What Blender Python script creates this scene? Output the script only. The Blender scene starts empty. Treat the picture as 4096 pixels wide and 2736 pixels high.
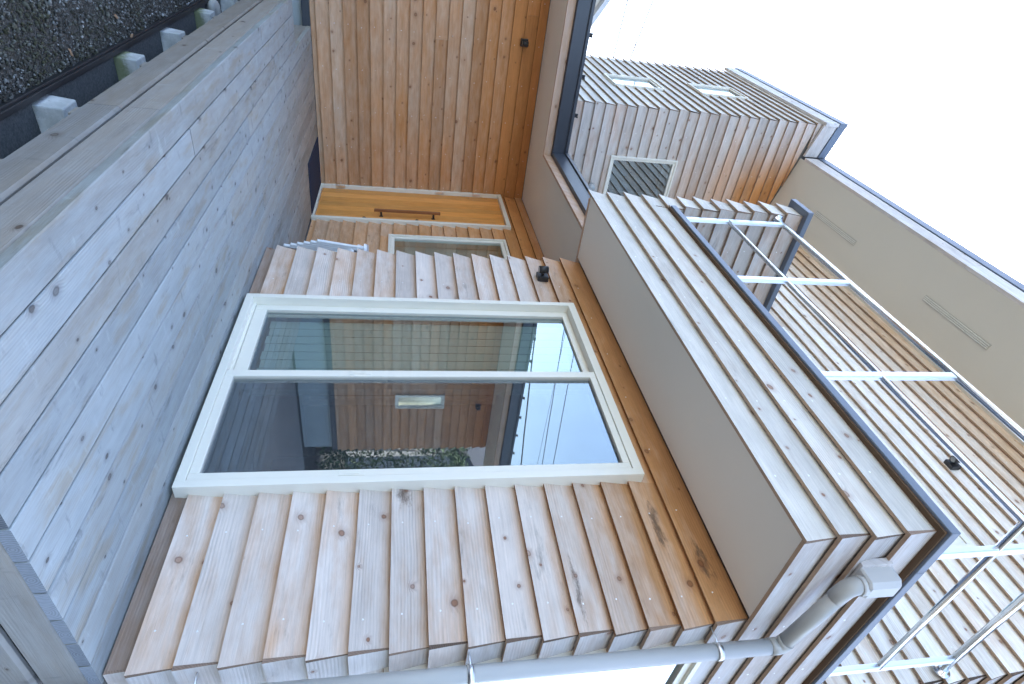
import bpy, bmesh, math, random
from mathutils import Matrix, Vector
random.seed(7)
SC = bpy.context.scene
COL = SC.collection
R = math.radians

# ------------------------------------------------------------------ camera, sky, sun, exposure
F_PX, YAW, PITCH, ROLL, CAM_Z = 2375.3, 0.63810, 0.19320, 0.01580, 0.975
fwd = Vector((math.sin(YAW)*math.cos(PITCH), math.cos(YAW)*math.cos(PITCH), math.sin(PITCH)))
r0 = Vector((math.cos(YAW), -math.sin(YAW), 0)); u0 = r0.cross(fwd)
rgt = r0*math.cos(ROLL) + u0*math.sin(ROLL); upv = -r0*math.sin(ROLL) + u0*math.cos(ROLL)
cam = bpy.data.cameras.new('camera'); camo = bpy.data.objects.new('camera', cam); COL.objects.link(camo)
cam.sensor_fit = 'HORIZONTAL'; cam.sensor_width = 36.0; cam.lens = 36.0*F_PX/4096.0
cam.clip_start = 0.02; cam.clip_end = 2000
# the photograph lies on its side: world "up" points to the right of the picture
m3 = Matrix((upv, -rgt, -fwd)).transposed()
camo.matrix_world = Matrix.Translation((0, 0, CAM_Z)) @ m3.to_4x4()
SC.camera = camo

SUN_AZ, SUN_EL = 40.0, 50.0          # azimuth from +X towards +Y: the sun stands behind the house
sd = Vector((math.cos(R(SUN_EL))*math.cos(R(SUN_AZ)), math.cos(R(SUN_EL))*math.sin(R(SUN_AZ)), math.sin(R(SUN_EL))))
world = bpy.data.worlds.new('World'); SC.world = world; world.use_nodes = True
wn = world.node_tree.nodes; wl = world.node_tree.links
sky = wn.new('ShaderNodeTexSky'); sky.sky_type = 'NISHITA'; sky.sun_disc = False
sky.sun_elevation = R(SUN_EL); sky.sun_rotation = math.atan2(sd.x, sd.y)
sky.air_density = 1.0; sky.dust_density = 3.2; sky.ozone_density = 1.0
wl.new(sky.outputs[0], wn['Background'].inputs[0]); wn['Background'].inputs[1].default_value = 0.15
sun = bpy.data.lights.new('sun', 'SUN'); suno = bpy.data.objects.new('sun', sun); COL.objects.link(suno)
sun.energy = 2.2; sun.angle = R(0.6); sun.color = (1.0, 0.94, 0.86)
suno.rotation_euler = sd.to_track_quat('Z', 'Y').to_euler(); suno.location = (20, 20, 25)
vs = SC.view_settings
vs.view_transform = 'Standard'; vs.look = 'None'; vs.gamma = 1.0; vs.use_curve_mapping = False
vs.exposure = 2.53
SC.cycles.max_bounces = 7; SC.cycles.diffuse_bounces = 4; SC.cycles.transparent_max_bounces = 12
SC.cycles.use_adaptive_sampling = True; SC.cycles.adaptive_threshold = .03
SC.cycles.caustics_reflective = False; SC.cycles.caustics_refractive = False

# ------------------------------------------------------------------ node helpers and materials
class NT:
    def __init__(s, name):
        s.m = bpy.data.materials.new(name); s.m.use_nodes = True
        s.t = s.m.node_tree; s.b = s.t.nodes['Principled BSDF']; s.out = s.t.nodes['Material Output']
    def n(s, typ, **kw):
        x = s.t.nodes.new(typ)
        for k, v in kw.items(): setattr(x, k, v)
        return x
    def put(s, sock, v):
        if isinstance(v, bpy.types.NodeSocket): s.t.links.new(v, sock)
        elif v is not None: sock.default_value = v
    def ma(s, op, a, b=None, c=None, clamp=False):
        x = s.n('ShaderNodeMath', operation=op, use_clamp=clamp)
        for i, v in enumerate((a, b, c)): s.put(x.inputs[i], v)
        return x.outputs[0]
    def vec(s, x=0., y=0., z=0.):
        c = s.n('ShaderNodeCombineXYZ')
        for i, v in enumerate((x, y, z)): s.put(c.inputs[i], v)
        return c.outputs[0]
    def noise(s, v, scale=1., detail=3., rough=.5, dist=0.):
        x = s.n('ShaderNodeTexNoise'); s.put(x.inputs['Vector'], v); x.inputs['Scale'].default_value = scale
        x.inputs['Detail'].default_value = detail; x.inputs['Roughness'].default_value = rough; x.inputs['Distortion'].default_value = dist
        return x.outputs['Fac']
    def step(s, v, a, b, lo=0., hi=1.):
        x = s.n('ShaderNodeMapRange', interpolation_type='SMOOTHSTEP'); s.put(x.inputs[0], v)
        for i, q in enumerate((a, b, lo, hi)): s.put(x.inputs[i+1], q)
        return x.outputs[0]
    def mix(s, f, a, b, mode='MIX'):
        x = s.n('ShaderNodeMix', data_type='RGBA', blend_type=mode); s.put(x.inputs[0], f)
        for i, q in ((6, a), (7, b)): s.put(x.inputs[i], (*q, 1.) if isinstance(q, tuple) and len(q) == 3 else q)
        return x.outputs[2]
    def bump(s, h, strength=.3, dist=.002):
        x = s.n('ShaderNodeBump'); x.inputs['Strength'].default_value = strength; x.inputs['Distance'].default_value = dist
        s.put(x.inputs['Height'], h); s.put(s.b.inputs['Normal'], x.outputs[0])
    def fin(s, col=None, rough=None, metal=None, spec=None):
        if col is not None: s.put(s.b.inputs['Base Color'], (*col, 1.) if isinstance(col, tuple) and len(col) == 3 else col)
        s.put(s.b.inputs['Roughness'], rough); s.put(s.b.inputs['Metallic'], metal)
        if spec is not None: s.b.inputs['Specular IOR Level'].default_value = spec
        return s.m

def wood(name, fresh, grey, wamt, knots=.45, mildew=.25, rough=.62, zfresh=None, spec=.35, knotcol=(.24, .095, .04), patch=None, fine=1.0, lip=0., stain=None, blots=None, smear=0., shelter=None):
    """timber board: grain runs along local x; every board object gets its own piece of grain"""
    k = NT(name)
    tc = k.n('ShaderNodeTexCoord'); oi = k.n('ShaderNodeObjectInfo'); rnd = oi.outputs['Random']
    sp = k.n('ShaderNodeSeparateXYZ'); k.put(sp.inputs[0], tc.outputs['Object'])
    x = k.ma('ADD', sp.outputs[0], k.ma('MULTIPLY', rnd, 83.))
    a0 = k.ma('ADD', sp.outputs[1], sp.outputs[2])
    a = k.ma('ADD', a0, k.ma('MULTIPLY', rnd, 31.7))
    r2 = k.ma('FRACT', k.ma('MULTIPLY', rnd, 17.31)); r3 = k.ma('FRACT', k.ma('MULTIPLY', rnd, 71.77))
    vo = k.n('ShaderNodeTexVoronoi', voronoi_dimensions='2D'); k.put(vo.inputs['Vector'], k.vec(k.ma('MULTIPLY', x, 4.2), k.ma('MULTIPLY', a, 6.)))
    vo.inputs['Scale'].default_value = 1.0
    cs = k.n('ShaderNodeSeparateColor'); k.put(cs.inputs[0], vo.outputs['Color'])
    gate = k.ma('LESS_THAN', cs.outputs[0], knots)
    rad = k.ma('MULTIPLY_ADD', k.ma('MULTIPLY', cs.outputs[1], cs.outputs[1]), .050, .022)
    wob = k.ma('MULTIPLY_ADD', k.noise(k.vec(k.ma('MULTIPLY', x, 40.), k.ma('MULTIPLY', a, 40.)), 1., 2.), .05, -.025)
    dk = k.ma('DIVIDE', k.ma('ADD', vo.outputs['Distance'], wob), rad)
    knot = k.ma('MULTIPLY', k.step(dk, 1.15, .75), gate)
    halo = k.ma('MULTIPLY', k.step(dk, 3.6, .8), gate)
    warp = k.ma('MULTIPLY_ADD', k.noise(k.vec(k.ma('MULTIPLY', x, 1.1), k.ma('MULTIPLY', a, 5.)), 1., 2.), .05, 0.)
    a2 = k.ma('ADD', k.ma('ADD', a, warp), k.ma('MULTIPLY', halo, .014))
    ring = k.ma('MULTIPLY', k.ma('SINE', k.ma('MULTIPLY', a2, 560.)), k.step(k.noise(k.vec(k.ma('MULTIPLY', x, .8), k.ma('MULTIPLY', a, 7.), 2.), 1., 2.), .46, .64, .1, 2.6))
    streak = k.noise(k.vec(k.ma('MULTIPLY', x, 2.2), k.ma('MULTIPLY', a2, 130.)), 1., 4., .65)
    hair = k.noise(k.vec(k.ma('MULTIPLY', x, 14.), k.ma('MULTIPLY', a, 420.)), 1., 2.)
    big = k.noise(k.vec(k.ma('MULTIPLY', x, .9), k.ma('MULTIPLY', a, 3.2)), 1., 3.)
    mid = k.noise(k.vec(k.ma('MULTIPLY', x, 5.), k.ma('MULTIPLY', a, 24.)), 1., 4., .6)
    w = k.ma('ADD', k.ma('MULTIPLY_ADD', k.ma('SUBTRACT', big, .5), 1.1, wamt), k.ma('MULTIPLY', k.ma('SUBTRACT', r2, .5), .45))
    w = k.ma('ADD', w, k.ma('MULTIPLY', k.ma('SUBTRACT', mid, .5), .95))
    geo = k.n('ShaderNodeNewGeometry'); gp = k.n('ShaderNodeSeparateXYZ'); k.put(gp.inputs[0], geo.outputs['Position'])
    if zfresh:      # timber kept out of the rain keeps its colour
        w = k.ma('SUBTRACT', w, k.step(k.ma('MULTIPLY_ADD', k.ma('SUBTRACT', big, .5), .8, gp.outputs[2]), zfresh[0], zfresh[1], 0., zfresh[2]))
    blotv = None
    if blots:       # old water stains at fixed places on the wall: (y, z, ry, rz)
        for (by, bz, ry, rz) in blots:
            e = k.ma('ADD', k.ma('POWER', k.ma('DIVIDE', k.ma('SUBTRACT', gp.outputs[1], by), ry), 2.), k.ma('POWER', k.ma('DIVIDE', k.ma('SUBTRACT', gp.outputs[2], bz), rz), 2.))
            nb = k.noise(k.vec(k.ma('MULTIPLY', gp.outputs[1], 9.), k.ma('MULTIPLY', gp.outputs[2], 26.)), 1., 6., .75)
            q = k.step(k.ma('ADD', e, k.ma('MULTIPLY', k.ma('SUBTRACT', nb, .5), 5.)), .9, -.4)
            blotv = q if blotv is None else k.ma('MAXIMUM', blotv, q)
    if patch:       # (x0, x1, z0, z1, amount): sheltered corner, unweathered
        px = k.step(k.ma('MULTIPLY_ADD', k.ma('SUBTRACT', mid, .5), .6, gp.outputs[0]), patch[0], patch[1])
        pz = k.step(k.ma('MULTIPLY_ADD', k.ma('SUBTRACT', mid, .5), .8, gp.outputs[2]), patch[2], patch[3])
        w = k.ma('SUBTRACT', w, k.ma('MULTIPLY', k.ma('MULTIPLY', px, pz), patch[4]))
    w = k.ma('MINIMUM', k.ma('MAXIMUM', w, 0.), 1.)
    if lip:       # strip under the next board: sheltered brown, partly shade painted into the colour
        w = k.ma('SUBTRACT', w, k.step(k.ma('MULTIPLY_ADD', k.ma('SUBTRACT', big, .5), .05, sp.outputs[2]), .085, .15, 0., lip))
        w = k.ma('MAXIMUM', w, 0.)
    col = k.mix(w, fresh, grey)
    if shelter:     # boards under the porch roof have not greyed
        sh_ = k.ma('MULTIPLY', k.step(k.ma('MULTIPLY_ADD', k.ma('SUBTRACT', big, .5), 1.6, gp.outputs[1]), shelter[0], shelter[1]), k.step(k.ma('MULTIPLY_ADD', k.ma('SUBTRACT', mid, .5), .6, gp.outputs[0]), shelter[2], shelter[3]))
        col = k.mix(k.ma('MULTIPLY', sh_, .85), col, shelter[4])
    if stain:
        st = k.step(k.noise(k.vec(k.ma('MULTIPLY', x, 2.6), k.ma('MULTIPLY', a, 10.), 9.), 1., 5., .6), .50, .68, 0., stain[3])
        col = k.mix(st, col, stain[:3])
    cloud = k.noise(k.vec(k.ma('MULTIPLY', x, 3.1), k.ma('MULTIPLY', a, 11.), 6.), 1., 4., .62)
    v = k.ma('MULTIPLY_ADD', k.ma('SUBTRACT', streak, .5), .48*fine, 1.)
    v = k.ma('ADD', v, k.ma('MULTIPLY', k.ma('SUBTRACT', cloud, .5), .42))
    v = k.ma('ADD', v, k.ma('MULTIPLY', ring, .026*fine))
    v = k.ma('ADD', v, k.ma('MULTIPLY', k.ma('SUBTRACT', hair, .5), .22))
    v = k.ma('ADD', v, k.ma('MULTIPLY', k.ma('SUBTRACT', mid, .5), .35))
    v = k.ma('ADD', v, k.ma('MULTIPLY', k.ma('SUBTRACT', r3, .5), .26))
    mm = k.noise(k.vec(k.ma('MULTIPLY', x, 1.7), k.ma('MULTIPLY', a, 9.), 4.), 1., 6., .72)
    md = k.step(mm, .57, .74, 0., mildew)
    v = k.ma('MULTIPLY', v, k.ma('SUBTRACT', 1., md))
    sc = k.n('ShaderNodeVectorMath', operation='SCALE'); k.put(sc.inputs[0], col); k.put(sc.inputs['Scale'], v)
    base_c = sc.outputs[0]
    if smear:       # dark smudges drawn across the board
        sm_ = k.noise(k.vec(k.ma('MULTIPLY', x, 15.), k.ma('MULTIPLY', a, 5.5), 3.), 1., 4., .6)
        base_c = k.mix(k.step(sm_, .60, .74, 0., smear), base_c, tuple(q*.45 for q in grey))
        base_c = k.mix(k.step(sm_, .40, .26, 0., smear*.7), base_c, tuple(min(1, q*1.5) for q in grey))
    if blotv is not None: base_c = k.mix(k.ma('MULTIPLY', blotv, .8), base_c, (.085, .055, .038))
    col = k.mix(k.ma('MULTIPLY', halo, .30), base_c, knotcol)
    rim = k.ma('MULTIPLY', k.ma('MULTIPLY', k.step(dk, .55, .9), k.step(dk, 1.35, 1.0)), gate)
    col = k.mix(k.ma('MULTIPLY', knot, k.ma('MULTIPLY_ADD', cs.outputs[2], .5, .4)), col, knotcol)
    col = k.mix(k.ma('MULTIPLY', rim, .45), col, tuple(q*.35 for q in knotcol))
    k.bump(k.ma('ADD', k.ma('ADD', streak, k.ma('MULTIPLY', ring, .12)), k.ma('MULTIPLY', hair, .5)), .6, .0018)
    return k.fin(col, k.ma('MULTIPLY_ADD', streak, .2, rough-.1), spec=spec)

def endgrain(name, col):
    k = NT(name); tc = k.n('ShaderNodeTexCoord'); oi = k.n('ShaderNodeObjectInfo')
    ad = k.n('ShaderNodeVectorMath', operation='ADD'); k.put(ad.inputs[0], tc.outputs['Object']); k.put(ad.inputs[1], k.vec(0, k.ma('MULTIPLY_ADD', oi.outputs['Random'], -.10, -.02), k.ma('MULTIPLY_ADD', k.ma('FRACT', k.ma('MULTIPLY', oi.outputs['Random'], 7.3)), .09, -.03)))
    sp = k.n('ShaderNodeSeparateXYZ'); k.put(sp.inputs[0], ad.outputs[0])
    d = k.ma('POWER', k.ma('ADD', k.ma('MULTIPLY', sp.outputs[1], sp.outputs[1]), k.ma('MULTIPLY', sp.outputs[2], sp.outputs[2])), .5)
    ring = k.ma('SINE', k.ma('MULTIPLY', k.ma('ADD', d, k.ma('MULTIPLY', k.noise(tc.outputs['Object'], 25., 3.), .016)), 780.))
    v = k.ma('ADD', k.ma('MULTIPLY_ADD', ring, .16, k.ma('MULTIPLY_ADD', oi.outputs['Random'], 1.1, .2)), k.ma('MULTIPLY', k.noise(tc.outputs['Object'], 60., 4.), .3))
    sc = k.n('ShaderNodeVectorMath', operation='SCALE'); sc.inputs[0].default_value = col; k.put(sc.inputs['Scale'], v)
    return k.fin(sc.outputs[0], .8, spec=.2)

def plain(name, col, rough=.5, metal=0., var=.08, scale=6., spec=.5, bumpy=0., bscale=300.):
    k = NT(name); tc = k.n('ShaderNodeTexCoord')
    n = k.noise(tc.outputs['Object'], scale, 5., .6)
    sc = k.n('ShaderNodeVectorMath', operation='SCALE'); sc.inputs[0].default_value = col
    k.put(sc.inputs['Scale'], k.ma('MULTIPLY_ADD', n, var*2, 1-var))
    if bumpy: k.bump(k.noise(tc.outputs['Object'], bscale, 3.), bumpy, .001)
    return k.fin(sc.outputs[0], k.ma('MULTIPLY_ADD', n, .12, rough-.06), metal, spec)

def glass(name, tint=(.86, .92, .90), refl=1.0):
    k = NT(name); k.t.nodes.remove(k.b)
    fr = k.n('ShaderNodeFresnel'); fr.inputs['IOR'].default_value = 1.52
    f1 = k.ma('SUBTRACT', 1., fr.outputs[0]); f = k.ma('SUBTRACT', 1., k.ma('POWER', f1, 2.6*refl))
    tr = k.n('ShaderNodeBsdfTransparent'); tr.inputs[0].default_value = (*tint, 1)
    gl = k.n('ShaderNodeBsdfGlossy'); gl.inputs['Roughness'].default_value = 0.0; gl.inputs['Color'].default_value = (.84, .95, 1, 1)
    tc = k.n('ShaderNodeTexCoord'); bp = k.n('ShaderNodeBump'); bp.inputs['Strength'].default_value = .012; bp.inputs['Distance'].default_value = .02
    k.put(bp.inputs['Height'], k.noise(tc.outputs['Object'], 2.2, 1.)); k.put(gl.inputs['Normal'], bp.outputs[0])
    mx = k.n('ShaderNodeMixShader'); k.put(mx.inputs[0], f); k.put(mx.inputs[1], tr.outputs[0]); k.put(mx.inputs[2], gl.outputs[0])
    k.put(k.out.inputs[0], mx.outputs[0]); return k.m

FRESH = (.50, .265, .115); TAN = (.52, .385, .285); SILV = (.56, .545, .525)
M = {}
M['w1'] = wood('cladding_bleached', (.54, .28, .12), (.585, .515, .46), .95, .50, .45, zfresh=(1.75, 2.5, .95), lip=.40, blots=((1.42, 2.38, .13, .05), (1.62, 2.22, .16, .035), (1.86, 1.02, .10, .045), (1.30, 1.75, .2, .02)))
M['w1base'] = wood('damp_base_board', (.26, .15, .085), (.34, .31, .29), .45, .7, .4)
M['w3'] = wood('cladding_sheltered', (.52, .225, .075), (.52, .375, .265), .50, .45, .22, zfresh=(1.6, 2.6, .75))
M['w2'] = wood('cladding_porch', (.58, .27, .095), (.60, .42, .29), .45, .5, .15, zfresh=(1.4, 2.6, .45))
M['bal'] = wood('cladding_silver', (.52, .43, .35), (.565, .535, .475), .95, .40, .35)
M['tow'] = wood('cladding_tower', (.56, .255, .09), (.57, .515, .465), 1.0, .5, .45, patch=(1.9, 2.9, 4.6, 6.4, 1.1))
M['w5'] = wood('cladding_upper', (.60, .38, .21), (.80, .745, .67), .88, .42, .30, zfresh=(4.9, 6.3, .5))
M['w4'] = wood('cladding_gable', (.50, .36, .26), (.53, .51, .50), .9, .4, .35)
M['deck'] = wood('deck_timber', (.33, .305, .255), (.318, .350, .350), .80, .60, .50, rough=.7, knotcol=(.085, .075, .07), fine=.6, stain=(.285, .245, .175, .6), smear=.5, shelter=(4.2, 6.8, 1.2, 2.1, (.40, .31, .225)))
M['fas'] = wood('skirting_timber', (.32, .265, .205), (.285, .275, .26), .65, .40, .2, rough=.7, knotcol=(.09, .055, .035), fine=.6, smear=.4)
M['trim'] = wood('trim_timber', (.48, .28, .15), (.50, .42, .37), .5, .2, .1)
M['ftrim'] = wood('fascia_timber', (.52, .42, .34), (.62, .60, .58), .85, .15, .1)
M['door'] = wood('door_timber', (.78, .335, .080), (.76, .385, .125), .35, .03, .0, rough=.45, fine=.5)
M['handle'] = wood('handle_timber', (.28, .095, .032), (.30, .12, .05), .3, .02, .0, rough=.4)
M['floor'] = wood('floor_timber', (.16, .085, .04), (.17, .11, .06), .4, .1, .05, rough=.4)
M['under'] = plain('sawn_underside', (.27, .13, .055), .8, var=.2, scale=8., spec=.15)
M['shadowgap'] = plain('cap_shadow_brown', (.13, .085, .055), .85, var=.2, spec=.1)
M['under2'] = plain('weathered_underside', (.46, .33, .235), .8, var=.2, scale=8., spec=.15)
M['end'] = endgrain('end_grain_cladding', (.20, .14, .105))
M['dend'] = endgrain('end_grain_deck', (.22, .24, .27))
M['sof'] = plain('soffit_board', (.80, .765, .685), .75, var=.025, scale=1.3, spec=.2)
M['sof2'] = plain('eave_board', (.66, .635, .545), .75, var=.025, scale=1.3, spec=.2)
M['white'] = plain('white_aluminium', (.80, .77, .675), .38, var=.02)
M['cream'] = plain('cream_aluminium', (.74, .74, .66), .4, var=.02)
M['ventback'] = plain('vent_backing', (.50, .48, .41), .7, var=.05)
M['dark'] = plain('charcoal_steel', (.045, .052, .066), .38, var=.12, scale=3., spec=.6)
M['dark2'] = plain('slate_steel', (.135, .165, .215), .40, var=.08, scale=3., spec=.6)
M['black'] = plain('black_paint', (.018, .018, .02), .45, var=.1)
M['gasket'] = plain('black_gasket', (.02, .022, .025), .6, var=.1)
M['steel'] = plain('polished_steel', (.78, .80, .82), .16, 1.0, var=.05, scale=20.)
M['alu'] = plain('satin_aluminium', (.80, .83, .86), .3, 1.0, var=.04, scale=12.)
M['pvc'] = plain('grey_pvc', (.41, .41, .395), .34, var=.05, scale=4.)
M['pvcl'] = plain('light_pvc', (.50, .505, .50), .36, var=.03)
M['conc'] = plain('concrete', (.36, .36, .345), .9, var=.3, scale=9., spec=.15, bumpy=.5, bscale=120.)
M['bounce'] = plain('bounce_concrete', (.27, .265, .25), .9, var=.15, scale=1.5, spec=.15, bumpy=.4, bscale=60.)
M['slab'] = plain('concrete_bed', (.10, .105, .105), .95, var=.75, scale=95., spec=.12, bumpy=.8, bscale=160.)
M['found'] = plain('foundation_render', (.36, .40, .41), .85, var=.08, scale=3., spec=.2)
M['rubber'] = plain('black_plastic', (.012, .013, .015), .5, var=.2)
M['mat'] = plain('mat_fibre', (.045, .05, .075), .95, var=.35, scale=220., spec=.1, bumpy=1., bscale=500.)
M['resin'] = plain('white_resin', (.80, .82, .84), .4, var=.02)
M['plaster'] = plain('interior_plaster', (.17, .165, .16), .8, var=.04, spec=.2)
M['blind'] = plain('blind_fabric', (.60, .70, .66), .85, var=.05, spec=.1)
M['sofa'] = plain('sofa_and_dark_room', (.06, .065, .085), .9, var=.2, spec=.1)
M['wire'] = plain('cable_sheath', (.16, .165, .17), .6)
M['nwall'] = plain('neighbour_render', (.66, .66, .65), .85, var=.05, scale=1.)
M['nroof'] = plain('neighbour_roof', (.50, .52, .54), .6, var=.15, scale=2.)
M['bwall'] = plain('grey_render', (.33, .33, .33), .85, var=.08, scale=1.)
M['broof'] = plain('dark_tiles', (.06, .062, .07), .6, var=.2, scale=3.)
M['lens'] = plain('lamp_lens', (.25, .25, .24), .2)
k = NT('insect_screen'); k.t.nodes.remove(k.b); tr = k.n('ShaderNodeBsdfTransparent'); df = k.n('ShaderNodeBsdfDiffuse'); df.inputs[0].default_value = (.10, .105, .12, 1)
tc = k.n('ShaderNodeTexCoord'); mx = k.n('ShaderNodeMixShader'); k.put(mx.inputs[0], k.ma('MULTIPLY_ADD', k.noise(tc.outputs['Object'], 9., 1.), .06, .16)); k.put(mx.inputs[1], tr.outputs[0]); k.put(mx.inputs[2], df.outputs[0]); k.put(k.out.inputs[0], mx.outputs[0]); M['screen'] = k.m
M['nail'] = plain('nail_head', (.80, .81, .82), .35, 0.2, var=.05)
M['nailg'] = plain('steel_nail_head', (.16, .14, .13), .4, .5, var=.2)
M['glass'] = glass('window_glass', (.78, .88, .84), 2.9); M['glass2'] = glass('screened_glass', (.30, .31, .35), 4.2)
for key, hi_ in (('pier', .085), ('pierc', .018)):
    k = NT('pier_concrete_' + key); tc = k.n('ShaderNodeTexCoord'); s = k.n('ShaderNodeSeparateXYZ'); k.put(s.inputs[0], tc.outputs['Object'])
    nz = k.noise(tc.outputs['Object'], 14., 5., .65); moss = k.step(k.ma('ADD', s.outputs[2], k.ma('MULTIPLY', k.ma('SUBTRACT', nz, .5), .12)), hi_, hi_-.055)
    cl = k.mix(k.step(nz, .35, .7), (.40, .42, .42), (.55, .57, .57)); cl = k.mix(k.ma('MULTIPLY', moss, .85), cl, (.13, .155, .06))
    cl = k.mix(k.step(k.noise(tc.outputs['Object'], 60., 4., .7), .60, .72, 0., .6), cl, (.10, .095, .08))
    k.bump(k.noise(tc.outputs['Object'], 90., 4.), .4, .003); M[key] = k.fin(cl, .9, spec=.15)
k = NT('garden_soil'); tc = k.n('ShaderNodeTexCoord'); nz = k.noise(tc.outputs['Object'], 3., 8., .7); n2 = k.noise(tc.outputs['Object'], 90., 4., .7)
cl = k.mix(k.step(nz, .35, .65), (.035, .033, .026), (.06, .058, .05)); cl = k.mix(k.step(n2, .45, .62), cl, (.10, .10, .095))
k.bump(n2, .9, .01); M['soil'] = k.fin(cl, .95, spec=.1)
k = NT('gravel_stone'); at = k.n('ShaderNodeAttribute', attribute_name='tone'); tc = k.n('ShaderNodeTexCoord')
nz = k.noise(tc.outputs['Object'], 45., 4.)
n3 = k.noise(tc.outputs['Object'], 2.1, 3.)
cl = k.mix(k.ma('MULTIPLY', at.outputs['Fac'], .5), (.028, .028, .024), (.48, .50, .50)); cl = k.mix(k.ma('MULTIPLY', k.step(n3, .50, .68), .7), cl, (.05, .055, .025))
cl = k.mix(k.ma('MULTIPLY', nz, .35), cl, (.085, .068, .05)); M['gravel'] = k.fin(cl, .85, spec=.25)
k = NT('leaf'); oi = k.n('ShaderNodeNewGeometry'); cl = k.mix(oi.outputs['Random Per Island'], (.035, .075, .025), (.10, .16, .06)); M['leaf'] = k.fin(cl, .6)

# ------------------------------------------------------------------ object helpers
WM = {}          # world matrix of every object made here
ID4 = Matrix.Identity(4)
def link(name, data, mat=None, parent=None, mw=ID4, label=None, cat=None, group=None, kind=None):
    o = bpy.data.objects.new(name, data); COL.objects.link(o)
    if data is not None and mat is not None:
        for q in (mat if isinstance(mat, (list, tuple)) else [mat]):
            q = M[q] if isinstance(q, str) else q
            if len(data.materials) < (len(mat) if isinstance(mat, (list, tuple)) else 1): data.materials.append(q)
    if parent is not None:
        o.parent = parent; mb = WM[parent.name].inverted() @ mw
    else: mb = mw
    o.matrix_basis = mb; WM[o.name] = mw.copy()
    for kk, v in (('label', label), ('category', cat), ('group', group), ('kind', kind)):
        if v: o[kk] = v
    return o
def empty(name, loc, label=None, cat=None, group=None, parent=None):
    o = link(name, None, None, parent, Matrix.Translation(loc), label, cat, group); o.empty_display_size = .2; return o
def T(x, y, z=0., deg=0.): return Matrix.Translation((x, y, z)) @ Matrix.Rotation(R(deg), 4, 'Z')

class MB:
    def __init__(s): s.bm = bmesh.new()
    def box(s, x0, x1, y0, y1, z0, z1, bev=0., mi=0):
        b = bmesh.new()
        vs_ = [b.verts.new(p) for p in ((x0,y0,z0),(x1,y0,z0),(x1,y1,z0),(x0,y1,z0),(x0,y0,z1),(x1,y0,z1),(x1,y1,z1),(x0,y1,z1))]
        for f in ((0,3,2,1),(4,5,6,7),(0,1,5,4),(1,2,6,5),(2,3,7,6),(3,0,4,7)): b.faces.new([vs_[i] for i in f])
        if bev: bmesh.ops.bevel(b, geom=list(b.edges), offset=bev, segments=2, affect='EDGES', profile=.5)
        s.add(b, mi); return s
    def add(s, b, mi=0):
        mp = {v: s.bm.verts.new(v.co) for v in b.verts}
        for f in b.faces:
            try: q = s.bm.faces.new([mp[v] for v in f.verts]); q.material_index = mi; q.smooth = f.smooth
            except ValueError: pass
        b.free()
    def poly(s, pts, mi=0):
        f = s.bm.faces.new([s.bm.verts.new(p) for p in pts]); f.material_index = mi; return s
    def prism(s, pts, z0, z1, mi=0, top=None):
        """polygon pts (x,y) extruded in z; top may give another polygon for the upper face"""
        top = top or pts; n = len(pts)
        a = [s.bm.verts.new((p[0], p[1], z0)) for p in pts]; b = [s.bm.verts.new((p[0], p[1], z1)) for p in top]
        fs = [s.bm.faces.new(a[::-1]), s.bm.faces.new(b)] + [s.bm.faces.new((a[i], a[(i+1) % n], b[(i+1) % n], b[i])) for i in range(n)]
        for f in fs: f.material_index = mi
        return s
    def tube(s, pts, rad, seg=16, mi=0, cap=True, smooth=True):
        pts = [Vector(p) for p in pts]; rings = []; up = None
        rad = rad if isinstance(rad, (list, tuple)) else [rad]*len(pts)
        for i, p in enumerate(pts):
            d = ((pts[i]-pts[i-1]).normalized() if i else Vector()) + ((pts[i+1]-pts[i]).normalized() if i < len(pts)-1 else Vector())
            d.normalize()
            if up is None: up = Vector((0,0,1)) if abs(d.z) < .9 else Vector((1,0,0))
            a = d.cross(up).normalized(); b = a.cross(d).normalized(); up = b
            rings.append([s.bm.verts.new(p + (a*math.cos(t)+b*math.sin(t))*rad[i]) for t in (2*math.pi*j/seg for j in range(seg))])
        for q, w in zip(rings, rings[1:]):
            for j in range(seg):
                f = s.bm.faces.new((q[j], q[(j+1) % seg], w[(j+1) % seg], w[j])); f.smooth = smooth; f.material_index = mi
        if cap:
            for q in (rings[0][::-1], rings[-1]):
                f = s.bm.faces.new(q); f.material_index = mi
        return s
    def done(s, name, mat, parent=None, mw=ID4, keep=False, **kw):
        if not keep: bmesh.ops.recalc_face_normals(s.bm, faces=s.bm.faces)
        me = bpy.data.meshes.new(name); s.bm.to_mesh(me); s.bm.free()
        return link(name, me, mat, parent, mw, **kw)

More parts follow.
